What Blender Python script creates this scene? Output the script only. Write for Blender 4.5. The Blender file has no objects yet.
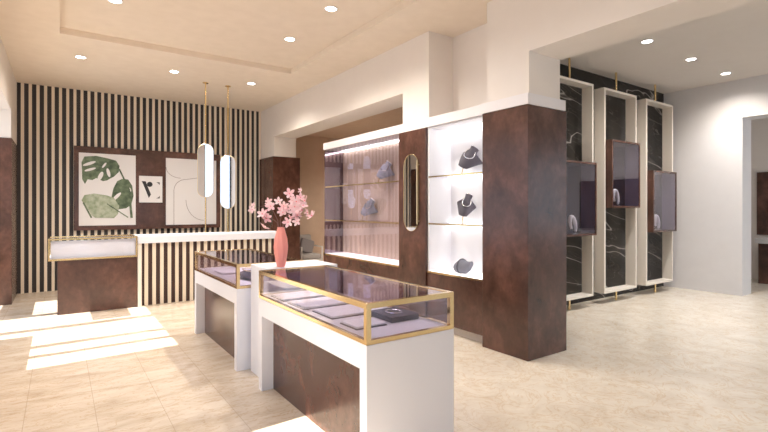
import bpy, bmesh, math, random
from mathutils import Vector, Matrix
random.seed(4)
S = bpy.context.scene
COL = S.collection
PI = math.pi

# ------------------------------------------------------------------ camera
F_PX = 466.96
cam_d = bpy.data.cameras.new('camera')
cam = bpy.data.objects.new('camera', cam_d); COL.objects.link(cam)
cam.location = (0, 0, 1.5)
cam.rotation_euler = (PI/2, 0, -math.radians(34.755))
cam_d.sensor_width = 36; cam_d.lens = 36*F_PX/768
cam_d.shift_y = -(216-208.5)/768
cam_d.clip_start = 0.05
S.camera = cam
# ------------------------------------------------------------------ world, sun, exposure
W = bpy.data.worlds.new('world'); S.world = W; W.use_nodes = True
bg = W.node_tree.nodes['Background']
bg.inputs[0].default_value = (0.74, 0.86, 1.0, 1); bg.inputs[1].default_value = 4.0
sd = bpy.data.lights.new('sun', 'SUN'); sd.energy = 30; sd.angle = math.radians(0.3); sd.color = (1, .93, .84)
sun = bpy.data.objects.new('sun', sd); COL.objects.link(sun)
EL = math.atan(1/0.721)
sun.rotation_euler = Vector((math.cos(EL), .025, -math.sin(EL))).to_track_quat('-Z', 'Y').to_euler()
S.view_settings.view_transform = 'Standard'
S.view_settings.look = 'None'; S.view_settings.gamma = 1
S.view_settings.use_curve_mapping = False
S.view_settings.exposure = -0.90
try:
    S.cycles.use_denoising = True
    S.cycles.max_bounces = 12; S.cycles.diffuse_bounces = 6; S.cycles.glossy_bounces = 6
    S.cycles.transparent_max_bounces = 24; S.cycles.sample_clamp_indirect = 8
    S.cycles.caustics_reflective = False; S.cycles.caustics_refractive = False
except Exception:
    pass
LAMP_W = 34      # each ceiling downlight
SHELF_E = 17.0    # LED strips in the shelving

# ------------------------------------------------------------------ materials
def new_mat(name):
    m = bpy.data.materials.new(name); m.use_nodes = True
    return m, m.node_tree, m.node_tree.nodes['Principled BSDF']
def plain(name, col, rough=.5, metal=0, spec=.5, coat=0):
    m, t, b = new_mat(name)
    b.inputs['Base Color'].default_value = (*col, 1); b.inputs['Roughness'].default_value = rough
    b.inputs['Metallic'].default_value = metal; b.inputs['Specular IOR Level'].default_value = spec
    b.inputs['Coat Weight'].default_value = coat
    return m
def node(t, typ, **kw):
    n = t.nodes.new(typ)
    for k, v in kw.items():
        if k in n.inputs.keys(): n.inputs[k].default_value = v
        else: setattr(n, k, v)
    return n
def ramp(t, stops):
    r = t.nodes.new('ShaderNodeValToRGB'); e = r.color_ramp.elements
    while len(e) < len(stops): e.new(.5)
    for i, (p, c) in enumerate(stops):
        e[i].position = p; e[i].color = (*c, 1)
    return r
def coords(t, scale=(1,1,1), rot=(0,0,0)):
    tc = t.nodes.new('ShaderNodeTexCoord'); mp = t.nodes.new('ShaderNodeMapping')
    mp.inputs['Scale'].default_value = scale; mp.inputs['Rotation'].default_value = rot
    t.links.new(tc.outputs['Object'], mp.inputs['Vector']); return mp
def paint(name, col, amp=.02):
    m, t, b = new_mat(name)
    mp = coords(t, (2, 2, 2)); n = node(t, 'ShaderNodeTexNoise', Scale=3.0, Detail=4.0)
    t.links.new(mp.outputs[0], n.inputs['Vector'])
    r = ramp(t, [(.3, tuple(max(0, c-amp) for c in col)), (.7, tuple(min(1, c+amp) for c in col))])
    t.links.new(n.outputs['Fac'], r.inputs[0]); t.links.new(r.outputs[0], b.inputs['Base Color'])
    b.inputs['Roughness'].default_value = .75
    return m

M = {}
M['wall'] = paint('wall_paint', (.83, .78, .735), .008)
M['wall_cool'] = paint('cool_white_paint', (.78, .77, .785), .01)
M['ceil'] = paint('ceiling_paint', (.81, .715, .60))
M['taupe'] = paint('taupe_paint', (.66, .50, .385))
M['white'] = plain('white_lacquer', (.83, .85, .93), .35)
M['cornice'] = plain('cornice_white', (.84, .82, .84), .5)
M['brass'] = plain('brushed_brass', (.80, .61, .32), .16, 1)
M['pale_brass'] = plain('pale_brass', (.80, .66, .42), .3, 1)
M['slat'] = plain('pale_wood_slat', (.80, .71, .58), .5)
M['slat_back'] = plain('slat_backing', (.030, .025, .026), .6)
M['counter_back'] = plain('counter_backing', (.045, .018, .014), .45)
M['mirror'] = plain('mirror_silver', (.70, .71, .74), .02, 1)
M['tint_mirror'] = plain('mauve_tinted_mirror', (.80, .70, .76), .03, 1)
M['frame'] = plain('champagne_frame', (.86, .80, .72), .4)
M['velvet'] = plain('mauve_velvet', (.76, .73, .75), .8)
M['pad'] = plain('pale_pad', (.86, .83, .84), .7)
M['pad_dark'] = plain('dark_edge', (.10, .08, .09), .5)
M['reflection_flute'] = plain('mauve_brown_reflection', (.56, .45, .37), .22, .1)  # striped mirror reflections put into a plain panel colour
M['end_mirror'] = plain('dark_mauve_mirror', (.27, .22, .25), .04, 1)
M['grey'] = plain('charcoal_velvet', (.075, .068, .088), .7)
M['bluegrey'] = plain('blue_grey_velvet', (.24, .25, .31), .5)
M['cushion'] = plain('cushion_grey', (.14, .145, .18), .7)
M['silver'] = plain('silver', (.86, .87, .90), .2, 1)
M['pearl'] = plain('pearl_white', (.85, .85, .88), .35)
M['black'] = plain('black_print', (.012, .012, .014), .5)
M['paper'] = plain('print_paper', (.78, .76, .76), .6)
M['line'] = plain('drawn_line', (.24, .19, .19), .6)
M['coral'] = plain('coral_ceramic', (.95, .36, .31), .45)
M['twig'] = plain('twig_brown', (.16, .08, .07), .7)
M['grey_fab'] = plain('grey_cushion', (.38, .36, .35), .9)
M['pillow'] = plain('pillow_grey', (.27, .25, .26), .9)
M['chair_white'] = plain('chair_white', (.72, .70, .68), .4)
M['stone'] = plain('pale_stone', (.66, .65, .66), .3)
M['dark_metal'] = plain('dark_metal', (.04, .04, .045), .35, .8)
M['box_in'] = plain('box_back', (.02, .018, .026), .08)
M['lining'] = plain('violet_lining', (.17, .15, .23), .6)

def emis(name, col, e):
    m, t, b = new_mat(name)
    b.inputs['Base Color'].default_value = (*col, 1)
    b.inputs['Emission Color'].default_value = (*col, 1); b.inputs['Emission Strength'].default_value = e
    return m
M['lamp'] = emis('lamp_diffuser', (1, .96, .92), 40)
M['led'] = emis('led_strip', (1, .97, .95), SHELF_E)
M['glow_board'] = emis('self_glowing_shelf_base', (1, .97, .97), 1.3)  # white base board given its own glow so it looks brightly lit

def burl():
    m, t, b = new_mat('burl_veneer')
    mp = coords(t, (1.6, 1.6, 1.2))
    n1 = node(t, 'ShaderNodeTexNoise', Scale=1.5, Detail=5.0, Roughness=.5, Distortion=.7)
    n2 = node(t, 'ShaderNodeTexNoise', Scale=9.0, Detail=6.0, Roughness=.65, Distortion=.3)
    for n in (n1, n2): t.links.new(mp.outputs[0], n.inputs['Vector'])
    mx = node(t, 'ShaderNodeMix'); mx.data_type = 'FLOAT'; mx.inputs[0].default_value = .35
    t.links.new(n1.outputs['Fac'], mx.inputs[2]); t.links.new(n2.outputs['Fac'], mx.inputs[3])
    r = ramp(t, [(.36, (.046, .020, .014)), (.50, (.082, .036, .025)), (.64, (.135, .062, .045))])
    t.links.new(mx.outputs[0], r.inputs[0]); t.links.new(r.outputs[0], b.inputs['Base Color'])
    b.inputs['Roughness'].default_value = .23
    b.inputs['Specular IOR Level'].default_value = .6
    return m
M['burl'] = burl()

def marble_dark():
    m, t, b = new_mat('black_marble')
    mp = coords(t, (1, 1, 1), (0, -.28, 0))
    n = node(t, 'ShaderNodeTexNoise', Scale=1.0, Detail=2.5, Roughness=.4, Distortion=.25)
    st = t.nodes.new('ShaderNodeMapping'); st.inputs['Scale'].default_value = (.5, 1, 2.4)
    t.links.new(mp.outputs[0], st.inputs[0]); t.links.new(st.outputs[0], n.inputs['Vector'])
    a = node(t, 'ShaderNodeMath', operation='SUBTRACT'); a.inputs[1].default_value = .5
    c = node(t, 'ShaderNodeMath', operation='ABSOLUTE')
    t.links.new(n.outputs['Fac'], a.inputs[0]); t.links.new(a.outputs[0], c.inputs[0])
    r = ramp(t, [(0, (.42, .40, .37)), (.003, (.22, .20, .19)), (.007, (.032, .029, .026)), (.2, (.021, .019, .0175))])
    t.links.new(c.outputs[0], r.inputs[0])
    n2 = node(t, 'ShaderNodeTexNoise', Scale=2.6, Detail=3.0, Roughness=.45, Distortion=.3)
    t.links.new(st.outputs[0], n2.inputs['Vector'])
    r2 = ramp(t, [(.495, (0,)*3), (.5, (.085, .08, .075)), (.505, (0,)*3)])
    t.links.new(n2.outputs['Fac'], r2.inputs[0])
    ad = node(t, 'ShaderNodeMix'); ad.data_type = 'RGBA'; ad.blend_type = 'ADD'; ad.inputs[0].default_value = 1
    t.links.new(r.outputs[0], ad.inputs[6]); t.links.new(r2.outputs[0], ad.inputs[7])
    t.links.new(ad.outputs[2], b.inputs['Base Color'])
    b.inputs['Roughness'].default_value = .2; b.inputs['Specular IOR Level'].default_value = .2
    return m
M['marble'] = marble_dark()

def floor_mat():
    m, t, b = new_mat('cream_marble_tiles')
    def layer(scale, s1, s2, d1, d2, cols, vein, vw):
        mp = coords(t, scale, (0, 0, .10))
        n1 = node(t, 'ShaderNodeTexNoise', Scale=s1, Detail=9.0, Roughness=.66, Distortion=d1)
        n2 = node(t, 'ShaderNodeTexNoise', Scale=s2, Detail=5.0, Roughness=.6, Distortion=d2)
        for n in (n1, n2): t.links.new(mp.outputs[0], n.inputs['Vector'])
        r1 = ramp(t, [(.30, cols[0]), (.48, cols[1]), (.66, cols[2])])
        t.links.new(n1.outputs['Fac'], r1.inputs[0])
        r2 = ramp(t, [(.5-vw, (1, 1, 1)), (.5, vein), (.5+vw, (1, 1, 1))])
        t.links.new(n2.outputs['Fac'], r2.inputs[0])
        mu = node(t, 'ShaderNodeMix'); mu.data_type = 'RGBA'; mu.blend_type = 'MULTIPLY'; mu.inputs[0].default_value = .8
        t.links.new(r1.outputs[0], mu.inputs[6]); t.links.new(r2.outputs[0], mu.inputs[7]); return mu
    la = layer((1.0, 3.0, 1), 1.9, 5.0, .7, .9, ((.49, .40, .305), (.60, .515, .42), (.68, .605, .52)), (.82, .72, .60), .028)
    lb = layer((1.0, 1.0, 1), 3.0, 3.6, .9, 2.4, ((.67, .59, .485), (.76, .695, .60), (.82, .77, .68)), (.87, .75, .60), .03)
    tc = t.nodes.new('ShaderNodeTexCoord'); sx = t.nodes.new('ShaderNodeSeparateXYZ'); t.links.new(tc.outputs['Object'], sx.inputs[0])
    k = node(t, 'ShaderNodeMapRange'); k.inputs['From Min'].default_value = 1.7; k.inputs['From Max'].default_value = 2.9
    t.links.new(sx.outputs['X'], k.inputs['Value'])
    mx = node(t, 'ShaderNodeMix'); mx.data_type = 'RGBA'; t.links.new(k.outputs[0], mx.inputs[0])
    t.links.new(la.outputs[2], mx.inputs[6]); t.links.new(lb.outputs[2], mx.inputs[7])
    # straight joints running along Y every .425 m
    a1 = node(t, 'ShaderNodeMath', operation='ADD'); a1.inputs[1].default_value = .2105+.425*10
    a2 = node(t, 'ShaderNodeMath', operation='PINGPONG'); a2.inputs[1].default_value = .2125
    t.links.new(sx.outputs['X'], a1.inputs[0]); t.links.new(a1.outputs[0], a2.inputs[0])
    a3 = node(t, 'ShaderNodeMath', operation='LESS_THAN'); a3.inputs[1].default_value = .0022
    t.links.new(a2.outputs[0], a3.inputs[0])
    iv = node(t, 'ShaderNodeMapRange'); iv.inputs['From Min'].default_value = 2.3; iv.inputs['From Max'].default_value = 2.7
    iv.inputs['To Min'].default_value = .55; iv.inputs['To Max'].default_value = .0
    t.links.new(sx.outputs['X'], iv.inputs['Value'])
    a4 = node(t, 'ShaderNodeMath', operation='MULTIPLY'); t.links.new(a3.outputs[0], a4.inputs[0]); t.links.new(iv.outputs[0], a4.inputs[1])
    mg = node(t, 'ShaderNodeMix'); mg.data_type = 'RGBA'
    t.links.new(a4.outputs[0], mg.inputs[0]); t.links.new(mx.outputs[2], mg.inputs[6]); mg.inputs[7].default_value = (.36, .27, .19, 1)
    t.links.new(mg.outputs[2], b.inputs['Base Color'])
    b.inputs['Roughness'].default_value = .24; b.inputs['Specular IOR Level'].default_value = .45
    return m
M['floor'] = floor_mat()

def glass(name, tint, refl):
    m = bpy.data.materials.new(name); m.use_nodes = True; t = m.node_tree; t.nodes.clear()
    o = t.nodes.new('ShaderNodeOutputMaterial'); mx = t.nodes.new('ShaderNodeMixShader')
    tr = t.nodes.new('ShaderNodeBsdfTransparent'); gl = t.nodes.new('ShaderNodeBsdfGlossy')
    tr.inputs[0].default_value = (*tint, 1); gl.inputs['Roughness'].default_value = .01
    gl.inputs[0].default_value = (.95, .93, 1, 1)
    lw = t.nodes.new('ShaderNodeLayerWeight'); lw.inputs[0].default_value = .5
    pw = t.nodes.new('ShaderNodeMath'); pw.operation = 'POWER'; pw.inputs[1].default_value = 4
    a = t.nodes.new('ShaderNodeMath'); a.operation = 'MULTIPLY_ADD'; a.use_clamp = True
    a.inputs[1].default_value = .9; a.inputs[2].default_value = refl
    t.links.new(lw.outputs['Facing'], pw.inputs[0]); t.links.new(pw.outputs[0], a.inputs[0]); t.links.new(a.outputs[0], mx.inputs[0])
    t.links.new(tr.outputs[0], mx.inputs[1]); t.links.new(gl.outputs[0], mx.inputs[2])
    t.links.new(mx.outputs[0], o.inputs[0]); return m
M['glass'] = glass('clear_glass', (.97, .97, .98), .02)
M['case_glass'] = glass('violet_case_glass', (.93, .92, .955), .05)
M['top_glass'] = glass('violet_top_glass', (.86, .84, .94), .10)
M['cab_glass'] = glass('cabinet_glass', (.95, .93, .97), .03)
M['box_glass'] = glass('dark_box_glass', (.96, .95, .98), .06)

def leaf_mat(name, a, b_):
    m, t, b = new_mat(name); mp = coords(t, (6, 6, 6))
    n = node(t, 'ShaderNodeTexNoise', Scale=2.0, Detail=3.0); t.links.new(mp.outputs[0], n.inputs['Vector'])
    r = ramp(t, [(.35, a), (.65, b_)]); t.links.new(n.outputs['Fac'], r.inputs[0])
    t.links.new(r.outputs[0], b.inputs['Base Color']); b.inputs['Roughness'].default_value = .6
    return m
M['leaf'] = leaf_mat('printed_green', (.045, .075, .04), (.15, .20, .12))
M['leaf_pale'] = leaf_mat('printed_pale_green', (.24, .30, .19), (.46, .50, .39))
M['petal'] = leaf_mat('pink_petal', (.90, .55, .60), (.95, .80, .82))
M['petal_core'] = plain('petal_core', (.80, .12, .18), .6)

# ------------------------------------------------------------------ mesh helpers (world coordinates)
class MB:
    def __init__(s): s.bm = bmesh.new(); s.smooth = False
    def box(s, x0, x1, y0, y1, z0, z1):
        v = [s.bm.verts.new((x, y, z)) for z in (z0, z1) for y in (y0, y1) for x in (x0, x1)]
        for f in ((0,2,3,1), (4,5,7,6), (0,1,5,4), (2,6,7,3), (0,4,6,2), (1,3,7,5)):
            s.bm.faces.new([v[i] for i in f])
        return s
    def prism(s, pts, axis, a0, a1):
        """closed polygon (2-D pts) pushed along axis from a0 to a1"""
        def P(p, a):
            return (a, p[0], p[1]) if axis == 'x' else (p[0], a, p[1]) if axis == 'y' else (p[0], p[1], a)
        A = [s.bm.verts.new(P(p, a0)) for p in pts]; B = [s.bm.verts.new(P(p, a1)) for p in pts]
        n = len(pts)
        s.bm.faces.new(A); s.bm.faces.new(B[::-1])
        for i in range(n): s.bm.faces.new((A[i], B[i], B[(i+1) % n], A[(i+1) % n]))
        return s
    def rings(s, rings, cap=True):
        R = [[s.bm.verts.new(p) for p in r] for r in rings]; n = len(R[0])
        for a, b in zip(R, R[1:]):
            for i in range(n): s.bm.faces.new((a[i], a[(i+1) % n], b[(i+1) % n], b[i]))
        if cap: s.bm.faces.new(R[0][::-1]); s.bm.faces.new(R[-1])
        return s
    def cyl(s, p, q, r, n=14, r2=None):
        p, q = Vector(p), Vector(q); d = (q-p).normalized(); r2 = r if r2 is None else r2
        u = d.orthogonal().normalized(); w = d.cross(u)
        s.smooth = True
        return s.rings([[c + (u*math.cos(2*PI*i/n) + w*math.sin(2*PI*i/n))*rr for i in range(n)] for c, rr in ((p, r), (q, r2))])
    def tube(s, pts, r, n=8, closed=False, r_end=None):
        pts = [Vector(p) for p in pts]; N = len(pts); R = []
        prev = None
        for k, p in enumerate(pts):
            a = pts[(k-1) % N] if (closed or k) else p; b = pts[(k+1) % N] if (closed or k < N-1) else p
            d = (b-a).normalized()
            u = d.orthogonal().normalized() if prev is None else (prev - d*prev.dot(d)).normalized()
            prev = u; w = d.cross(u); rr = r if r_end is None else r + (r_end-r)*k/(N-1)
            R.append([p + (u*math.cos(2*PI*i/n) + w*math.sin(2*PI*i/n))*rr for i in range(n)])
        s.smooth = True
        if closed: R.append(R[0]); 
        return s.rings(R, cap=not closed)
    def lathe(s, c, prof, n=32, wob=None):
        R = []
        for r, z in prof:
            R.append([(c[0] + r*(wob(a, z) if wob else 1)*math.cos(a), c[1] + r*(wob(a, z) if wob else 1)*math.sin(a), c[2]+z) for a in [2*PI*i/n for i in range(n)]])
        s.smooth = True
        return s.rings(R)
    def done(s, name, mat, parent=None, bevel=0, origin=None):
        bmesh.ops.remove_doubles(s.bm, verts=s.bm.verts, dist=1e-6)
        bmesh.ops.recalc_face_normals(s.bm, faces=s.bm.faces)
        root = parent
        while root is not None and root.parent is not None: root = root.parent
        off = root.location.copy() if root is not None else (Vector(origin) if origin else Vector((0, 0, 0)))
        bmesh.ops.translate(s.bm, verts=s.bm.verts, vec=-off)
        me = bpy.data.meshes.new(name); s.bm.to_mesh(me); s.bm.free()
        me.materials.append(mat)
        o = bpy.data.objects.new(name, me); COL.objects.link(o)
        if parent is not None: o.parent = parent
        elif origin: o.location = off
        if s.smooth:
            for f in me.polygons: f.use_smooth = True
            me.set_sharp_from_angle(angle=math.radians(40)) if hasattr(me, 'set_sharp_from_angle') else None
        if bevel:
            b = o.modifiers.new('bevel', 'BEVEL'); b.width = bevel; b.segments = 2; b.limit_method = 'ANGLE'
        return o
def B(*a): return MB().box(*a)
def tag(o, label, cat, group=None):
    o['label'] = label; o['category'] = cat
    if group: o['group'] = group
    return o
def thing(name, loc, label, cat, group=None):
    o = bpy.data.objects.new(name, None); COL.objects.link(o); o.location = loc; o.empty_display_size = .1
    return tag(o, label, cat, group)
def struct(name, mb, mat, **k):
    o = mb.done(name, mat, **k); o['kind'] = 'structure'; return o
def dup(root, loc, label, rz=None):
    r = root.copy(); COL.objects.link(r); r.location = loc; r['label'] = label
    if rz is not None: r.rotation_euler = (0, 0, rz)
    for ch in root.children:
        c = ch.copy(); COL.objects.link(c); c.parent = r
        for g in ch.children:
            d = g.copy(); COL.objects.link(d); d.parent = c
    return r

CE = 3.72; RC = 3.80; HEAD = 3.05; CORN0, CORN1 = 2.52, 2.635
XL, XR, X2, XO = -.63, 3.79, 4.20, 4.29
YS = 10.40      # slat wall face
# ------------------------------------------------------------------ room shell
struct('floor', B(-3, 14, -6, 11.2, -.1, 0), M['floor'])
# main ceiling with its recessed tray (X 0..3.13, Y up to 7.2)
c = MB()
c.box(-1.2, 0, -6, 10.6, CE, CE+.25); c.box(3.13, 4.3, -6, 10.6, CE, CE+.25)
c.box(0, 3.13, 7.2, 10.6, CE, CE+.25); c.box(0, 3.13, -6, 7.2, RC, CE+.25)
struct('ceiling', c, M['ceil'])
struct('ceiling_right', B(4.3, 14, -6, 4.45, CE, CE+.25), M['wall'])
struct('ceiling_back_room', B(4.3, 14, 4.45, 11, 3.30, 3.5), M['taupe'])
# slat wall
struct('wall_far', B(-1.2, 4.4, YS+.03, YS+.25, 0, CE), M['slat_back'])
c = MB(); per = .1105; x = XL + .062
while x < XR - .02:
    c.box(x, x+.046, YS+.008, YS+.04, .0, CE); x += per
slats = struct('trim_1', c, M['slat'])
struct('trim_2', B(XL-.01, XL+.006, YS-.002, YS+.03, 0, CE), M['wall'])
# left wall: pier, beams, sill panels
struct('wall_left', MB().box(-1.13, XL, 3.03, 5.42, 0, CE).box(-1.13, XL, 5.42, 9.33, HEAD, CE)
       .box(-1.13, XL, 9.33, YS+.03, 2.6, CE).box(-1.13, -1.05, 9.33, YS+.03, 0, 2.6)
       .box(-1.13, XL, 1.2, 3.03, 3.65, CE).box(-1.13, XL, -6, 1.2, 0, CE), M['wall'])
wf = struct('window_1', MB()
       .box(-1.13, -1.08, 5.42, 6.85, 0, 1.14), M['stone'])
c = MB()
for y, w in ((5.845, .11), (6.26, .13), (7.15, .16), (8.11, .16)): c.box(-1.12, -1.08, y-w/2, y+w/2, 0, HEAD)
c.box(-1.12, -1.08, 8.13, 9.33, .55, 1.05); c.box(-1.12, -1.08, 7.3, 8.09, 2.05, 2.65)
f = c.done('window_frame', M['dark_metal'], wf)
f = B(-1.105, -1.095, 5.42, 9.33, 0, HEAD).done('window_pane', M['glass'], wf)
wn = struct('window_2', MB().box(-1.12, -1.08, 1.2, 1.24, 0, 3.65).box(-1.12, -1.08, 2.99, 3.03, 0, 3.65)
    .box(-1.12, -1.08, 1.24, 2.99, 0, .06).box(-1.12, -1.08, 1.24, 2.99, 1.15, 1.25).box(-1.12, -1.08, 2.08, 2.12, 1.25, 3.65), M['dark_metal'])
# right side: beam with two openings, pier, recess, end chunk
struct('wall_right', MB()
       .box(XR, XO, 5.02, 9.60, HEAD, CE)            # beam over the glazed cabinet
       .box(XR, XO, 9.60, YS+.03, 2.62, CE)          # above the far veneer column
       .box(XR, X2, 4.475, 5.02, CORN1, CE)          # pier
       .box(X2, X2+.1, 3.51, 5.02, 0, CE)            # back of the recess
       .box(XR, XO, 2.96, 3.51, CORN1, CE)           # chunk above the veneer column
       .box(XR, XO, -6, 2.96, HEAD, CE), M['wall'])
# back room behind the glazed cabinet
struct('wall_back_room', B(4.3, 14, 10.6, 10.8, 0, 3.5), M['taupe'])
struct('wall_back_room_side', B(13, 13.1, 4.6, 10.6, 0, 3.5), M['taupe'])
# right room
struct('wall_marble', B(X2+.1, 9.62, 4.34, 4.45, 0, CE), M['marble'])
struct('trim_3', B(X2+.1, 9.6, 4.45, 4.6, 0, CE), M['taupe'])
struct('wall_side', MB().box(9.6, 10.0, 3.07, 4.45, 0, CE).box(9.6, 10.0, -.4, 3.07, 3.06, CE)
       .box(9.6, 10.0, -.7, -.4, 0, CE).box(9.6, 10.0, -2.6, -.7, 0, .9).box(9.6, 10.0, -2.6, -.7, 2.75, CE).box(9.6, 10.0, -5, -2.6, 0, CE), M['wall_cool'])
struct('wall_far_right', MB().box(12.1, 12.3, -.7, 4.6, 0, CE).box(10.0, 12.1, 4.45, 4.6, 0, CE), M['wall'])
struct('window_7', MB().box(9.9, 9.95, -2.6, -2.55, .9, 2.75).box(9.9, 9.95, -.75, -.7, .9, 2.75).box(9.9, 9.95, -1.68, -1.62, .9, 2.75).box(9.9, 9.95, -2.55, -1.68, 2.2, 2.25).box(9.9, 9.95, -1.62, -.75, 2.2, 2.25), M['dark_metal'])
# street front behind the camera: wall with tall windows
YB = -5.0
wb = MB(); wins = [(-.3, 1.2), (2.2, 3.5), (5.2, 6.6), (7.4, 8.8)]; px = -1.13
for a, b in wins: wb.box(px, a, YB-.2, YB, 0, CE); px = b
wb.box(px, 10.0, YB-.2, YB, 0, CE)
for a, b in wins: wb.box(a, b, YB-.2, YB, 0, .5).box(a, b, YB-.2, YB, 2.9, CE)
struct('wall_street', wb, M['wall'])
for i, (a, b) in enumerate(wins):
    m = MB().box(a, a+.05, YB-.15, YB-.1, .5, 2.9).box(b-.05, b, YB-.15, YB-.1, .5, 2.9).box(a+.05, b-.05, YB-.15, YB-.1, 2.1, 2.16)
    m.box((a+b)/2-.02, (a+b)/2+.02, YB-.15, YB-.1, .5, 2.1)
    struct('window_%d' % (i+3), m, M['dark_metal'])

# ------------------------------------------------------------------ downlights
def downlight(x, y, z, label, first=[None]):
    if first[0] is None:
        t = thing('ceiling_downlight', (x, y, z), label, 'ceiling light', 'recessed ceiling downlights')
        MB().lathe((x, y, z), [(.075, .0), (.078, -.006), (.062, -.008), (.060, -.002)], 28).done('trim_ring', M['cornice'], t)
        MB().lathe((x, y, z), [(.060, -.002), (.060, -.005)], 28).done('diffuser', M['lamp'], t)
        first[0] = t
    else: t = dup(first[0], (x, y, z), label)
    l = bpy.data.lights.new('downlight_lamp', 'SPOT'); l.energy = LAMP_W*(6.4 if x < 4 else 3.6); l.spot_size = math.radians(150 if x < 4 else 112); l.spot_blend = 1
    l.color = (1, .90, .79) if x < 4 else (.95, .96, 1); l.shadow_soft_size = .06
    lo = bpy.data.objects.new('downlight_lamp', l); COL.objects.link(lo); lo.location = (0, 0, -.03); lo.parent = t
downlight(.25, 8.15, CE, 'leftmost downlight in the row over the slatted wall')
downlight(1.52, 8.15, CE, 'middle downlight in the row over the slatted wall')
downlight(2.79, 8.15, CE, 'right downlight in the row over the slatted wall, beside the hanging rods')
downlight(2.56, 5.93, RC, 'downlight inside the ceiling tray near its far right corner')
downlight(2.56, 4.76, RC, 'nearer right downlight inside the ceiling tray, cut near the top edge')
downlight(.5, 5.93, RC, 'downlight inside the ceiling tray at the left, touching the picture top')
for i, (x, w) in enumerate(((6.40, 'nearest the beam'), (7.70, 'in the middle of the three'), (8.98, 'farthest right, near the side wall'))):
    downlight(x, 3.1, CE, 'downlight in the side room ceiling, ' + w)

# unseen fill lamps without fittings: ceiling grids continued, back and far rooms added
for x, y, z, w, cl in ((5.9, 8.4, 3.2, 380, (1, .88, .75)), (.5, 3.55, RC, LAMP_W*2.0, (1, .96, .94)), (2.56, 3.55, RC, LAMP_W*2.0, (1, .96, .94)), (.5, 2.3, RC, LAMP_W*2.0, (1, .96, .94)), (2.56, 2.3, RC, LAMP_W*2.0, (1, .96, .94)),
                       (6.4, 1.2, CE, LAMP_W*3.9, (.93, .96, 1)), (7.7, 1.2, CE, LAMP_W*3.9, (.93, .96, 1)), (6.4, -.8, CE, LAMP_W*3.9, (.93, .96, 1)), (7.7, -.8, CE, LAMP_W*3.9, (.93, .96, 1)), (11.2, 1.5, CE, LAMP_W*4, (1, .95, .9))):
    l = bpy.data.lights.new('unseen_fill_lamp', 'SPOT'); l.energy = w; l.spot_size = math.radians(150); l.spot_blend = .9; l.color = cl; l.shadow_soft_size = .06
    lo = bpy.data.objects.new('unseen_fill_lamp', l); COL.objects.link(lo); lo.location = (x, y, z-.03)
# ------------------------------------------------------------------ veneer columns and shelving wall
def column(name, x0, x1, y0, y1, z1, label):
    return tag(B(x0, x1, y0, y1, 0, z1).done(name, M['burl'], origin=((x0+x1)/2, (y0+y1)/2, 0), bevel=.004), label, 'column')
column('veneer_column', 3.765, 4.40, 2.955, 3.555, CORN0+.005, 'tall dark burl veneer column at the front end of the shelving')
column('veneer_column', 3.745, 4.37, 9.56, YS-.004, 2.62, 'dark burl veneer column in the far corner behind the blossoms')
column('veneer_column', -1.04, XL+.012, 9.30, YS-.004, 2.60, 'reddish burl veneer column at the left edge beside the slatted wall')

t = thing('shelving_cornice', (3.99, 5.2, CORN0), 'long white cornice board running over the cabinets and columns', 'cornice')
MB().box(3.755, 4.37, 2.945, 3.56, CORN0+.006, CORN1).box(3.78, 4.20, 3.56, 7.31, CORN0, CORN1).done('board', M['cornice'], t, bevel=.002)

t = thing('post_panel', (3.98, 4.79, 0), 'burl veneer post with a pill-shaped inset mirror between the two cabinets', 'post')
pl = B(3.765, 4.19, 4.514, 5.075, 0, CORN0-.004).done('panel', M['burl'], t, bevel=.003)
def pill(cy, cz, w, h, n=14):
    r = w/2; out = []
    for i in range(n+1): a = PI*i/n; out.append((cy + r*math.cos(a), cz + h/2 - r + r*math.sin(a)))
    for i in range(n+1): a = PI + PI*i/n; out.append((cy + r*math.cos(a), cz - h/2 + r + r*math.sin(a)))
    return out
MB().prism(pill(4.800, 1.705, .30, 1.0), 'x', 3.757, 3.764).done('inset_mirror', M['mirror'], t)
MB().tube([(3.757, y, z) for y, z in pill(4.800, 1.705, .302, 1.002)], .0035, closed=True).done('mirror_rim', M['brass'], t)
MB().cyl((3.73, 4.640, 1.30), (3.73, 4.640, 2.12), .009).cyl((3.73, 4.640, 1.34), (3.764, 4.640, 1.34), .006).cyl((3.73, 4.640, 2.06), (3.764, 4.640, 2.06), .006).done('handle', M['pale_brass'], t)

# open lit niche
t = thing('lit_niche', (3.99, 4.03, 0), 'bright white open niche with two glass shelves beside the front column', 'shelving unit')
B(3.79, 4.19, 3.56, 4.510, .11, .70).done('base_cabinet', M['burl'], t)
B(3.88, 4.19, 3.56, 4.510, 0, .109).done('toe_kick', M['wall'], t)
MB().box(4.17, 4.195, 3.56, 4.51, .722, 2.515).box(3.80, 4.17, 4.480, 4.51, .722, 2.515).box(3.80, 4.17, 3.56, 3.575, .722, 2.515).box(3.80, 4.17, 3.575, 4.48, 2.50, 2.515).done('lining', M['pearl'], t)
B(3.79, 4.19, 3.56, 4.508, .702, .72).done('base_board', M['glow_board'], t)
B(3.782, 3.789, 3.56, 4.508, .70, .722).done('brass_edge', M['brass'], t)
for z in (1.315, 1.898):
    s = B(3.80, 4.168, 3.58, 4.478, z-.010, z).done('shelf', M['glass'], t)
    B(3.782, 3.799, 3.58, 4.478, z-.014, z+.004).done('shelf_edge', M['brass'], s)
    B(4.13, 4.16, 3.58, 4.478, z-.022, z-.012).done('shelf_light', M['led'], s)
B(4.10, 4.16, 3.58, 4.478, 2.485, 2.498).done('light_strip', M['led'], t)

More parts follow.
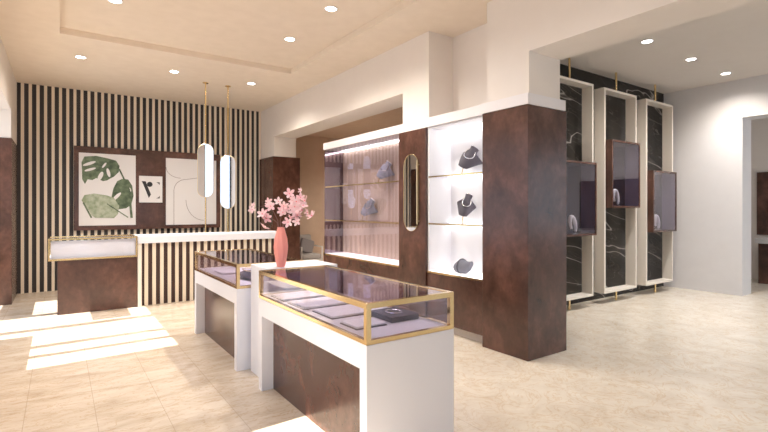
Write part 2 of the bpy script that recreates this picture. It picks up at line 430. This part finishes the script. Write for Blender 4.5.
# glazed cabinet; fluted mauve-brown back and darkened end mirror stand in for reflections
t = thing('glazed_cabinet', (3.99, 6.2, 0), 'wide glazed cabinet with fluted back standing in for reflections and two glass shelves', 'display cabinet')
B(3.79, 4.19, 5.08, 7.30, .11, .70).done('base_cabinet', M['burl'], t)
B(3.88, 4.19, 5.08, 7.30, 0, .109).done('toe_kick', M['wall'], t)
B(3.79, 4.19, 5.08, 7.30, .702, .72).done('base_board', M['glow_board'], t)
B(3.782, 3.789, 5.08, 7.30, .70, .722).done('brass_edge', M['brass'], t)
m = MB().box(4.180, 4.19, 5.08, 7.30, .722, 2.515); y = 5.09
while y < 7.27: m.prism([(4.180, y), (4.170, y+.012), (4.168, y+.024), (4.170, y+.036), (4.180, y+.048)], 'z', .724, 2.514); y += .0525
m.done('fluted_reflection_back', M['reflection_flute'], t)
B(3.80, 4.166, 7.285, 7.298, .722, 2.515).done('end_mirror', M['end_mirror'], t)
for i in range(3):
    y0 = 5.085 + i*.737; B(3.792, 3.798, y0, y0+.733, .724, 2.515).done('front_pane', M['cab_glass'], t)
for z in (1.305, 1.875):
    s = B(3.802, 4.165, 5.082, 7.28, z-.010, z).done('shelf', M['glass'], t)
    B(3.782, 3.791, 5.082, 7.28, z-.014, z+.004).done('shelf_edge', M['brass'], s)
B(4.12, 4.15, 5.082, 7.28, 2.50, 2.514).done('light_strip', M['led'], t)

# ------------------------------------------------------------------ jewellery busts on the shelves
def bust(loc, h, w, roll, mat, top_mat, label, rz, group='jewellery busts on the shelves'):
    """leaning shoulder-and-chest form with a short neck on a brass stand; roll tips it sideways in its own plane"""
    t = thing('jewellery_bust', loc, label, 'display bust', group)
    L = Vector(loc); T = Matrix.Rotation(rz, 3, 'Z') @ Matrix.Rotation(-.38, 3, 'X') @ Matrix.Rotation(roll, 3, 'Y')
    base = L + Vector((0, 0, h*.24))
    def P(a, b, c_): return base + T @ Vector((a, b, c_))
    H = h*.78; n = 24; R = []
    prof = [(0, .22, .06), (.03, .40, .10), (.22, .62, .18), (.42, .84, .20), (.56, 1.0, .18), (.61, .98, .17), (.67, .66, .19), (.72, .42, .22), (.80, .35, .24), (.88, .36, .26), (.90, .38, .28)]
    for s_, ww, dd in prof:
        ring = []
        for i in range(n):
            a = 2*PI*i/n; x = w*.5*ww*math.cos(a)
            ring.append(P(x, w*.5*dd*math.sin(a) + 1.3*x*x/w, s_*H))
        R.append(ring)
    mb = MB(); mb.rings(R); mb.smooth = True; mb.done('body', mat, t)
    cp = MB(); cp.rings([[P(w*.5*.36*k*math.cos(2*PI*i/n), w*.5*.27*k*math.sin(2*PI*i/n), H*.90+e) for i in range(n)] for k, e in ((1, .001), (.98, .007))]); cp.done('neck_cap', top_mat, t)
    MB().cyl(L + Vector((0, 0, .006)), P(0, .02, H*.12), .006).done('stand_rod', M['brass'], t)
    MB().lathe(L, [(.05, 0), (.05, .006), (.01, .008)], 24).done('stand_base', M['brass'], t)
    pts = []
    for i in range(25):
        u = i/24; x = w*.5*(.34 + .30*math.sin(PI*u))*math.cos(PI*u); sv = .74 - .36*math.sin(PI*u)
        dd = .20
        wd = w*.5*.85; yy = -w*.5*dd*math.sqrt(max(0, 1-min(.9, (x/wd)**2))) + 1.3*x*x/w - .006
        pts.append(P(x, yy, sv*H))
    MB().tube(pts, .0055, n=6).done('necklace', M['silver'], t)
    return t
bust((3.945, 4.06, 1.899), .40, .31, .5, M['grey'], M['silver'], 'charcoal necklace bust on the top shelf of the white niche', -1.1)
bust((3.95, 4.05, 1.316), .40, .24, .3, M['grey'], M['silver'], 'slim charcoal necklace bust on the middle shelf of the white niche', -.75)
bust((3.945, 5.85, 1.876), .40, .31, .55, M['bluegrey'], M['pearl'], 'blue-grey bust on the top shelf of the wide glazed cabinet', -1.2)
bust((3.945, 6.31, 1.306), .42, .32, .55, M['bluegrey'], M['pearl'], 'pale grey bust on the lower glass shelf of the wide glazed cabinet', -1.3)
# bracelet cushion on the niche floor: grey roll with a raised arm
t = thing('bracelet_cushion', (3.98, 4.03, .72), 'grey velvet bracelet cushion on the floor of the white niche', 'jewellery stand')
R = []
for k in range(13):
    s = k/12; y = 4.17 - s*.24; r = .062 + .022*math.sin(PI*min(1, s*1.3)); zc = .72 + r + (max(0, s-.6)*.16)
    if s > .75: r *= 1-(s-.75)*1.9
    R.append([(3.98 + r*1.0*math.cos(a), y, zc + r*math.sin(a)) for a in [2*PI*i/20 for i in range(20)]])
m = MB(); m.rings(R); m.smooth = True; m.done('cushion', M['cushion'], t)
MB().tube([(3.98+.088*math.cos(a), 4.085, .803+.088*math.sin(a)) for a in [2*PI*i/28 for i in range(28)]], .008, closed=True).done('bracelet', M['grey'], t)

# ------------------------------------------------------------------ jewellery counters
def counter(x0, x1, y0, y1, label):
    t = thing('glass_topped_counter', ((x0+x1)/2, (y0+y1)/2, 0), label, 'display counter')
    zb, zt = .775, .985; lw = .07
    m = MB().box(x0, x1, y0, y0+lw, 0, zb-.018).box(x0, x1, y1-lw, y1, 0, zb-.018).box(x0, x1, y0+lw, y1-lw, zb-.16, zb-.018)
    m.done('body', M['white'], t, bevel=.0015)
    B(x0+.10, x1-.06, y0+lw, y1-lw, 0, zb-.16).done('veneer_panel', M['burl'], t)
    B(x0+.02, x1-.02, y0+.02, y1-.02, zb-.017, zb+.004).done('display_floor', M['velvet'], t)
    e = .030; fr = MB()
    for z0, z1 in ((zb-.017, zb+.007), (zt-e, zt)):
        fr.box(x0, x0+e, y0, y1, z0, z1).box(x1-e, x1, y0, y1, z0, z1).box(x0+e, x1-e, y0, y0+e, z0, z1).box(x0+e, x1-e, y1-e, y1, z0, z1)
    for x in (x0, x1-e):
        for y in (y0, y1-e): fr.box(x, x+e, y, y+e, zb+.007, zt-e)
    fr.done('brass_frame', M['brass'], t, bevel=.001)
    B(x0+e, x1-e, y0+e, y1-e, zt-.012, zt-.004).done('top_pane', M['top_glass'], t)
    for n, a in (('left', (x0+.008, x0+.014, y0+e, y1-e)), ('right', (x1-.014, x1-.008, y0+e, y1-e)),
                 ('near', (x0+e, x1-e, y0+.008, y0+.014)), ('far', (x0+e, x1-e, y1-.014, y1-.008))):
        B(*a, zb+.007, zt-e).done('side_pane', M['case_glass'], t)
    return t
counter(1.36, 2.0, 2.125, 3.79, 'white and veneer jewellery counter with brass-framed glass top, nearest the camera')
counter(1.335, 2.0, 4.30, 5.93, 'second white and veneer jewellery counter behind the vase plinth')
tag(B(1.45, 2.11, 3.80, 4.25, 0, .985).done('vase_plinth', M['white'], origin=(1.78, 4.02, 0), bevel=.002), 'plain white plinth block between the two counters, under the vase', 'plinth')

# trays in the near counter
FZ = .779
def tray(x0, x1, y0, y1, label, mat='pad'):
    t = thing('jewellery_tray', ((x0+x1)/2, (y0+y1)/2, FZ), label, 'tray', 'jewellery trays in the near counter')
    B(x0, x1, y0, y1, FZ, FZ+.006).done('base', M['pad_dark'], t)
    B(x0+.006, x1-.006, y0+.006, y1-.006, FZ+.006, FZ+.018).done('pad', M[mat], t, bevel=.003)
    return t
tray(1.42, 1.93, 3.40, 3.68, 'pale tray at the far end of the near counter, beside the plinth')
tray(1.42, 1.93, 3.04, 3.34, 'pale tray second from the far end of the near counter')
tray(1.45, 1.90, 2.68, 2.97, 'pale tray in the middle of the near counter')
tray(1.44, 1.66, 2.36, 2.56, 'small pale tray near the front left corner of the near counter')
t = thing('dark_display_slab', (1.80, 2.50, FZ), 'dark grey raised jewellery slab behind the near end pane', 'jewellery stand')
B(1.71, 1.93, 2.38, 2.64, FZ, FZ+.035).done('slab', M['grey'], t, bevel=.004)
MB().tube([(1.82+.05*math.cos(a), 2.51+.06*math.sin(a), FZ+.038) for a in [2*PI*i/24 for i in range(24)]], .004, closed=True, n=6).done('chain', M['silver'], t)
t = thing('ring_stand', (1.63, 2.60, FZ), 'tiny brass ring stand between the trays of the near counter', 'jewellery stand')
MB().lathe((1.695, 2.60, FZ), [(.014, 0), (.014, .004), (.004, .007), (.004, .05), (.008, .055), (.003, .062)], 16).done('post', M['brass'], t)
# rear counter contents
t = thing('necklace_display', (1.62, 4.75, FZ), 'dark necklace display lying inside the second counter', 'jewellery stand')
m = MB(); R = []
for k in range(11):
    s = k/10; y = 4.48 + s*.52; r = .09*math.sin(PI*(.12+.76*s))
    R.append([(1.62 + r*1.3*math.cos(a), y, FZ + .001 + max(0, .055*math.sin(PI*(.1+.8*s))*(1+math.sin(a))/1.3)) for a in [2*PI*i/18 for i in range(18)]])
m.rings(R); m.smooth = True; m.done('form', M['grey'], t)
MB().tube([(1.62+.07*math.cos(a), 4.74+.17*math.sin(a), FZ+.09) for a in [2*PI*i/26 for i in range(26)]], .006, closed=True, n=6).done('necklace', M['pale_brass'], t)
tag(B(1.44, 1.60, 5.15, 5.45, FZ, FZ+.02).done('jewellery_tray', M['pad'], origin=(1.52, 5.3, FZ), bevel=.003), 'pale tray toward the far end of the second counter', 'tray')

# ------------------------------------------------------------------ vase and blossoms
VX, VY, VZ = 1.60, 3.90, .986
def wob(a, z): return 1 + .085*math.sin(a*8 + z*14)*min(1, z*12, max(0, (.335-z)*14))
prof = [(.030, 0), (.036, .006), (.046, .05), (.057, .12), (.060, .18), (.052, .25), (.038, .31), (.030, .345), (.031, .350), (.024, .350), (.022, .33), (.02, .2)]
v = MB().lathe((VX, VY, VZ), prof, 54, wob).done('vase', M['coral'], origin=(VX, VY, VZ))
tag(v, 'coral pink twisted ceramic vase standing on the white plinth', 'vase')
def blossom(c, r, nrm, par):
    c = Vector(c); n = Vector(nrm).normalized(); u = n.orthogonal().normalized(); w = n.cross(u)
    mb = MB(); ph = random.random()*6
    for k in range(5):
        a = ph + 2*PI*k/5; d = u*math.cos(a) + w*math.sin(a); s = n.cross(d)
        rows = []
        for s_, wd, up in ((.08, .10, 0), (.35, .24, .10), (.62, .30, .22), (.85, .20, .34), (1.0, .03, .40)):
            p = c + d*r*s_ + n*r*up
            rows.append([p - s*r*wd, p + n*r*(-.05), p + s*r*wd, p + n*r*.02])
        mb.rings(rows)
    mb.smooth = True
    b = mb.done('blossom', M['petal'], par)
    MB().cyl(c - n*r*.05, c + n*r*.22, r*.12, 8, r*.05).done('blossom_centre', M['petal_core'], b)
rights = Vector((.8216, -.57, 0)); fw = Vector((.57, .8216, 0))
def spray(label, pts, blooms):
    """pts: (right, up, depth) offsets from the vase mouth in metres"""
    O = Vector((VX, VY, VZ+.34))
    t = thing('blossom_branch', (VX, VY, VZ+.30), label, 'flower branch', 'pink blossom branches in the coral vase')
    cv = lambda p: O + rights*p[0] + Vector((0, 0, p[1])) + fw*p[2]
    pp = [O + Vector((0, 0, -.14))] + [cv(p) for p in pts]
    MB().tube(pp, .0045, n=6, r_end=.0018).done('twig', M['twig'], t)
    for p, r in blooms:
        q = cv(p); near = min(pp[1:], key=lambda z: (z-q).length)
        if (near-q).length > .02: MB().tube([near, (near+q)/2 + Vector((0, 0, .008)), q], .0016, n=5).done('twig', M['twig'], t)
        blossom(q, r, (random.uniform(-1, 1) - fw.x*1.0, random.uniform(-1, 1) - fw.y*1.0, random.uniform(-.2, 1)), t)
spray('long blossom branch arching to the far left of the coral vase',
      [(-.03, .07, .01), (-.08, .16, .03), (-.16, .20, .05), (-.26, .175, .06)],
      [((-.27, .165, .06), .038), ((-.265, .205, .08), .026), ((-.115, .235, .02), .036), ((-.09, .195, .0), .048), ((-.12, .20, .03), .040)])
spray('low blossom branch leaning left of the coral vase',
      [(-.03, .05, -.01), (-.08, .09, -.02), (-.13, .09, -.03)],
      [((-.155, .125, -.03), .050), ((-.125, .085, -.02), .050), ((-.15, .135, .0), .040), ((-.14, .005, -.03), .052), ((-.12, .105, -.03), .038)])
spray('upright blossom branch with two clusters above the coral vase',
      [(-.01, .06, .02), (.0, .13, .03), (.04, .22, .04), (.07, .29, .03)],
      [((-.01, .235, -.05), .040), ((.018, .14, .0), .048), ((.0, .155, .02), .042), ((.03, .195, -.02), .044), ((.07, .305, .03), .052), ((.165, .335, .05), .028), ((.045, .165, .0), .036)])
spray('dense blossom branch crowded with flowers right of the coral vase',
      [(.02, .06, 0), (.06, .12, .0), (.11, .17, .01), (.17, .22, .02)],
      [((.11, .20, 0), .056), ((.14, .235, -.02), .056), ((.17, .21, .0), .058), ((.15, .17, -.03), .056), ((.21, .24, .02), .048), ((.12, .15, -.02), .050),
       ((.19, .16, 0), .050), ((.10, .245, .03), .040), ((.17, .27, .02), .042), ((.145, .115, .0), .044), ((.13, .19, -.05), .052), ((.085, .18, -.01), .040), ((.20, .20, -.03), .046)])
spray('short blossom branch drooping to the right of the coral vase',
      [(.03, .05, -.02), (.10, .09, -.03), (.22, .12, -.03)],
      [((.07, .055, -.03), .050), ((.28, .11, -.03), .052), ((.15, .06, -.04), .042), ((.24, .14, -.02), .040), ((.09, .09, -.02), .036)])

# ------------------------------------------------------------------ cash desk, slatted counter
t = thing('cash_desk', (.42, 8.2, 0), 'small desk with a brass-edged white display box over a burl veneer front', 'desk')
B(-.03, .965, 8.0, 8.60, 0, .765).done('veneer_front', M['burl'], t, bevel=.002)
B(-.12, .95, 8.005, 8.60, .79, .80).done('display_floor', M['pad'], t)
e = .022; x0, x1, y0, y1 = -.137, .968, 7.96, 8.62; fr = MB()
for z0, z1 in ((.767, .792), (1.055, 1.078)):
    fr.box(x0, x0+e, y0, y1, z0, z1).box(x1-e, x1, y0, y1, z0, z1).box(x0+e, x1-e, y0, y0+e, z0, z1).box(x0+e, x1-e, y1-e, y1, z0, z1)
for x in (x0, x1-e):
    for y in (y0, y1-e): fr.box(x, x+e, y, y+e, .792, 1.055)
fr.done('brass_frame', M['brass'], t)
B(x0+.03, x1-.03, y0+.045, y0+.06, .802, 1.04).done('display_panel', M['white'], t)
B(x0+e, x1-e, y0+.006, y0+.012, .793, 1.054).done('front_pane', M['glass'], t)
B(x0+e, x1-e, y0+e, y1-e, 1.06, 1.068).done('top_pane', M['glass'], t)
t = thing('slatted_counter', (2.2, 8.3, 0), 'long white-topped counter with a pale slatted front below the pictures', 'counter')
B(.975, 3.36, 7.98, 8.66, .965, 1.075).done('countertop', M['white'], t, bevel=.003)
B(1.03, 3.34, 8.06, 8.60, 0, .964).done('backing', M['counter_back'], t)
m = MB(); x = 1.073
while x < 3.33: m.box(x, x+.050, 8.035, 8.059, 0, .964); x += .1105
m.done('slats', M['slat'], t)
B(.975, 1.03, 8.0, 8.60, 0, .964).done('end_panel', M['frame'], t)

# ------------------------------------------------------------------ picture panel and pictures
YP = YS - .045
def pb(x0, x1, z0, z1, d0, d1): return (x0, x1, YP-d1, YP-d0, z0, z1)
t = tag(B(.21, 2.86, YP, YS-.003, 1.09, 2.665).done('picture_panel', M['burl'], origin=(1.53, YP, 1.09), bevel=.003), 'wide burl veneer panel mounted on the slatted wall behind the pictures', 'wall panel')
t = thing('leaf_poster', (.755, YP, 1.18), 'white poster of green split monstera leaves, left on the veneer panel', 'poster')
B(*pb(.287, 1.224, 1.178, 2.54, .001, .02)).done('sheet', M['paper'], t)
LX, LZ = .287, 2.54; SV = 1.362/345; SC = (1.224-.287)/273.   # art drawn on a 273-unit wide grid
def art(pts, layer): # pts (right, down)
    return [(LX + a*SC, LZ - b*SV) for a, b in pts], YP-.0205-.0008*layer
def leaf(name, pts, mat, layer, holes=()):
    q, y = art(pts, layer)
    o = MB().prism(q, 'y', y-.0008, y).done(name, mat, t)
    for h in holes:
        q, y2 = art(h, layer+1); MB().prism(q, 'y', y2-.0008, y2).done('leaf_cut', M['paper'], o)
def ell(cx, cy, a, b, ang, n=16):
    c_, s_ = math.cos(ang), math.sin(ang)
    return [(cx + a*math.cos(k)*c_ - b*math.sin(k)*s_, cy + a*math.cos(k)*s_ + b*math.sin(k)*c_) for k in [2*PI*i/n for i in range(n)]]
leaf('printed_leaf', [(25, 18), (80, 12), (130, 20), (175, 30), (192, 55), (188, 85), (165, 108), (130, 128), (112, 132), (80, 118), (62, 128), (40, 125), (28, 148), (15, 125), (14, 80), (12, 45)], M['leaf'], 0,
     [ell(48, 50, 32, 7, -.35), ell(52, 78, 28, 6, -.30), ell(100, 108, 24, 10, -1.1), ell(138, 90, 22, 8, 1.3), ell(118, 55, 16, 5, -.9)])
leaf('printed_leaf', [(205, 118), (235, 120), (255, 150), (262, 200), (250, 245), (225, 262), (185, 268), (160, 250), (152, 210), (162, 165), (180, 130)], M['leaf'], 2,
     [ell(178, 205, 28, 8, -.75), ell(245, 170, 10, 4, 1.2)])
leaf('printed_leaf', [(25, 200), (70, 192), (130, 200), (165, 212), (190, 250), (185, 290), (165, 310), (75, 308), (50, 290), (30, 250), (12, 225)], M['leaf_pale'], 4,
     [ell(40, 275, 26, 6, 1.0)])
def stem(a, b, w, layer):
    d = Vector((b[0]-a[0], b[1]-a[1])); n_ = Vector((-d.y, d.x)).normalized()*w
    q, y = art([(a[0]-n_.x, a[1]-n_.y), (b[0]-n_.x, b[1]-n_.y), (b[0]+n_.x, b[1]+n_.y), (a[0]+n_.x, a[1]+n_.y)], layer)
    MB().prism(q, 'y', y-.0008, y).done('printed_stem', M['leaf'], t)
stem((190, 70), (240, 170), 4, 6); stem((238, 165), (252, 310), 6, 7); stem((20, 235), (58, 308), 4, 6); stem((130, 240), (235, 308), 2.5, 7)

t = thing('logo_plaque', (1.50, YP, 1.62), 'small square white plaque with a black letter logo on the veneer panel', 'sign')
B(*pb(1.285, 1.705, 1.62, 2.148, .001, .02)).done('plate', M['paper'], t)
def lg(pts, name):
    # 100 x 115 grid over the plate
    q = [(1.285 + a*.0042, 2.148 - b*.00459) for a, b in pts]
    MB().prism(q, 'y', YP-.0225, YP-.0205).done(name, M['black'], t)
lg([(10, 23), (27, 23), (50, 80), (41, 96), (17, 36)], 'letter_stroke')
lg(ell(45, 36, 12, 11, 0, 24), 'dot')
lg([(73, 26), (88, 26), (88, 38), (82, 31)], 'letter_corner'); lg([(88, 85), (88, 97), (72, 97), (82, 92)], 'letter_corner')

t = thing('line_art_poster', (2.27, YP, 1.16), 'pale poster of thin overlapping arch lines, right on the veneer panel', 'poster')
B(*pb(1.773, 2.767, 1.165, 2.53, .001, .02)).done('sheet', M['paper'], t)
def curve(pts, name='drawn_line'):
    MB().tube([(1.773 + a*.994/214, YP-.0205, 2.53 - b*1.365/288) for a, b in pts], .0045, n=5).done(name, M['line'], t)
curve([(32, 288), (32, 140)] + [(82-50*math.cos(a), 140-50*math.sin(a)) for a in [PI*.5*i/10 for i in range(1, 11)]] + [(130, 82), (160, 60)])
curve([(0, 40)] + [(60-60*math.cos(a), 40+45*math.sin(a)) for a in [PI*.5*i/8 for i in range(1, 9)]])
curve([(82, 180)] + [(160-78*math.cos(a), 180+90*math.sin(a)) for a in [PI*.5*i/10 for i in range(1, 11)]])

# ------------------------------------------------------------------ hanging pill mirrors on brass rods
def pill_xz(cx, cz, w, h): return pill(cx, cz, w, h)
def hang(x, y, ztop, zbot, label, rz):
    t = thing('pill_mirror', (x, y, 1.076), label, 'hanging mirror', 'pill mirrors on brass rods')
    w = .26; h = ztop-zbot; zc = (ztop+zbot)/2
    P_ = pill(0, zc, w, h); d = .03
    rot = Matrix.Rotation(rz, 4, 'Z'); T = Matrix.Translation((x, y, 0)) @ rot
    m = MB(); m.prism(pill(0, zc, w-.004, h-.004), 'y', -.012, .012); m.bm.transform(T); m.done('mirror', M['mirror'], t)
    m = MB(); m.tube([(a, 0, b) for a, b in P_], .007, closed=True, n=8); m.bm.transform(T); m.done('rim', M['pale_brass'], t)
    MB().cyl((x, y, ztop-.01), (x, y, CE-.012), .012).done('upper_rod', M['brass'], t)
    MB().cyl((x, y, 1.077), (x, y, zbot+.01), .012).done('lower_rod', M['brass'], t)
    MB().lathe((x, y, CE-.012), [(.05, 0), (.05, .011)], 24).done('ceiling_plate', M['brass'], t)
    return t
hang(2.11, 8.56, 2.64, 1.70, 'left pill-shaped mirror on a brass rod, in front of the line poster', -.349)
hang(2.50, 8.56, 2.46, 1.50, 'right pill-shaped mirror on a brass rod, lower than its twin', -.375)

# ------------------------------------------------------------------ tall frames with glass boxes in the side room
def tall_frame(xc, z0, z1, bz0, bz1, lab_f, lab_b, lab_j, roll):
    y0, y1 = 4.02, 4.19; w = .49; p = .035
    t = thing('standing_frame', (xc, 4.105, 0), lab_f, 'frame', 'tall champagne frames before the marble wall')
    MB().box(xc-w, xc-w+p, y0, y1, z0, z1).box(xc+w-p, xc+w, y0, y1, z0, z1).box(xc-w+p, xc+w-p, y0, y1, z0, z0+p).box(xc-w+p, xc+w-p, y0, y1, z1-p, z1).done('frame', M['frame'], t, bevel=.002)
    MB().cyl((xc, 4.105, z1), (xc, 4.105, CE-.001), .017).done('upper_rod', M['brass'], t)
    MB().cyl((xc, 4.105, 0.001), (xc, 4.105, z0), .017).done('lower_rod', M['brass'], t)
    b = thing('wall_display_box', (xc, 4.06, bz0), lab_b, 'display box', 'glass-fronted boxes on the tall frames')
    bw = .428; X0, X1 = xc-bw, xc+bw; q = .03; a0, a1 = 3.93, 4.19
    MB().box(X0, X0+q, a0, a1, bz0, bz1).box(X1-q, X1, a0, a1, bz0, bz1).box(X0+q, X1-q, a0, a1, bz0, bz0+q).box(X0+q, X1-q, a0, a1, bz1-q, bz1).done('case', M['burl'], b, bevel=.002)
    B(X0+q, X1-q, a1-.02, a1, bz0+q, bz1-q).done('back_panel', M['box_in'], b)
    B(X0+q, X1-q, a0+.006, a0+.012, bz0+q, bz1-q).done('front_pane', M['box_glass'], b)
    B(X1-q-.004, X1-q-.0005, a0+.014, a1-.021, bz0+q, bz1-q).done('side_lining', M['lining'], b)
    # bracelet cuff on its stand
    jx = X0+roll; jy = 4.03; jz = bz0+q
    j = thing('cuff_bracelet', (jx, jy, jz), lab_j, 'bracelet', 'white cuffs inside the wall boxes')
    R = []
    for k in range(21):
        a = math.radians(-60 + 270*k/20); tw = .018 + .016*math.sin(PI*k/20)
        c_ = Vector((jx + .062*math.cos(a) - .035*math.sin(a), jy, jz + .135 + .118*math.sin(a))); nx = Vector((math.cos(a), 0, math.sin(a)))
        R.append([c_ + nx*tw*.75*math.cos(u) + Vector((0, 1, 0))*tw*math.sin(u) for u in [2*PI*i/12 for i in range(12)]])
    m = MB(); m.rings(R); m.smooth = True; m.done('cuff', M['pearl'], j)
    MB().box(jx-.05, jx+.05, jy-.04, jy+.04, jz+.0005, jz+.008).done('foot', M['silver'], j)
tall_frame(6.18, .17, 3.39, 1.10, 2.185, 'tall champagne frame partly hidden behind the front veneer column', 'glass-fronted box nearest the veneer column, lowest reflection-filled box', 'white cuff inside the box nearest the veneer column', .40)
tall_frame(7.46, .17, 3.39, 1.51, 2.575, 'middle tall champagne frame before the black marble', 'highest glass-fronted box, on the middle frame', 'white cuff inside the highest glass-fronted box', .28)
tall_frame(8.76, .17, 3.39, 1.09, 2.155, 'tall champagne frame closest to the plain side wall', 'glass-fronted box closest to the plain side wall', 'white cuff inside the box closest to the side wall', .33)

# ------------------------------------------------------------------ armchair in the back room
t = thing('armchair', (4.78, 10.0, 0), 'white-framed armchair with grey cushion glimpsed beyond the far column', 'armchair')
ax0, ax1, ay0, ay1 = 4.50, 5.02, 9.75, 10.35
for x in (ax0, ax1):
    m = MB().box(x-.014, x+.014, ay0, ay0+.028, 0, .60).box(x-.014, x+.014, ay1-.028, ay1, 0, .62).box(x-.016, x+.016, ay0, ay1, .60, .625)
    m.done('arm_frame', M['chair_white'], t)
B(ax0+.015, ax1-.015, ay0, ay1-.02, .30, .33).done('seat_frame', M['chair_white'], t)
B(ax0+.02, ax1-.02, ay0+.01, ay1-.06, .332, .45).done('seat_cushion', M['grey_fab'], t, bevel=.03)
m = MB().box(ax0+.02, ax1-.02, -.06, .06, 0, .46); m.bm.transform(Matrix.Translation((0, ay1-.10, .42)) @ Matrix.Rotation(-.22, 4, 'X'))
m.done('back_cushion', M['grey_fab'], t, bevel=.04)
m = MB().box(-.17, .17, -.05, .05, 0, .34); m.bm.transform(Matrix.Translation((4.74, ay1-.27, .46)) @ Matrix.Rotation(-.3, 4, 'X') @ Matrix.Rotation(.35, 4, 'Y'))
p = m.done('throw_pillow', M['pillow'], bevel=.04)
tag(p, 'grey square pillow leaning in the armchair', 'pillow')

# ------------------------------------------------------------------ sideboard through the right opening
t = thing('sideboard', (11.8, 2.0, 0), 'dark sideboard with pale stone top through the opening at right', 'sideboard')
B(11.52, 12.09, 0.2, 3.42, 0, .80).done('body', M['burl'], t)
B(11.48, 12.09, 0.18, 3.46, .802, .90).done('top', M['stone'], t, bevel=.004)
tag(B(12.04, 12.098, .2, 3.6, .95, 2.26).done('wall_panel', M['burl'], origin=(12.07, 2, .95)), 'dark veneer panel on the wall above the sideboard', 'wall panel')
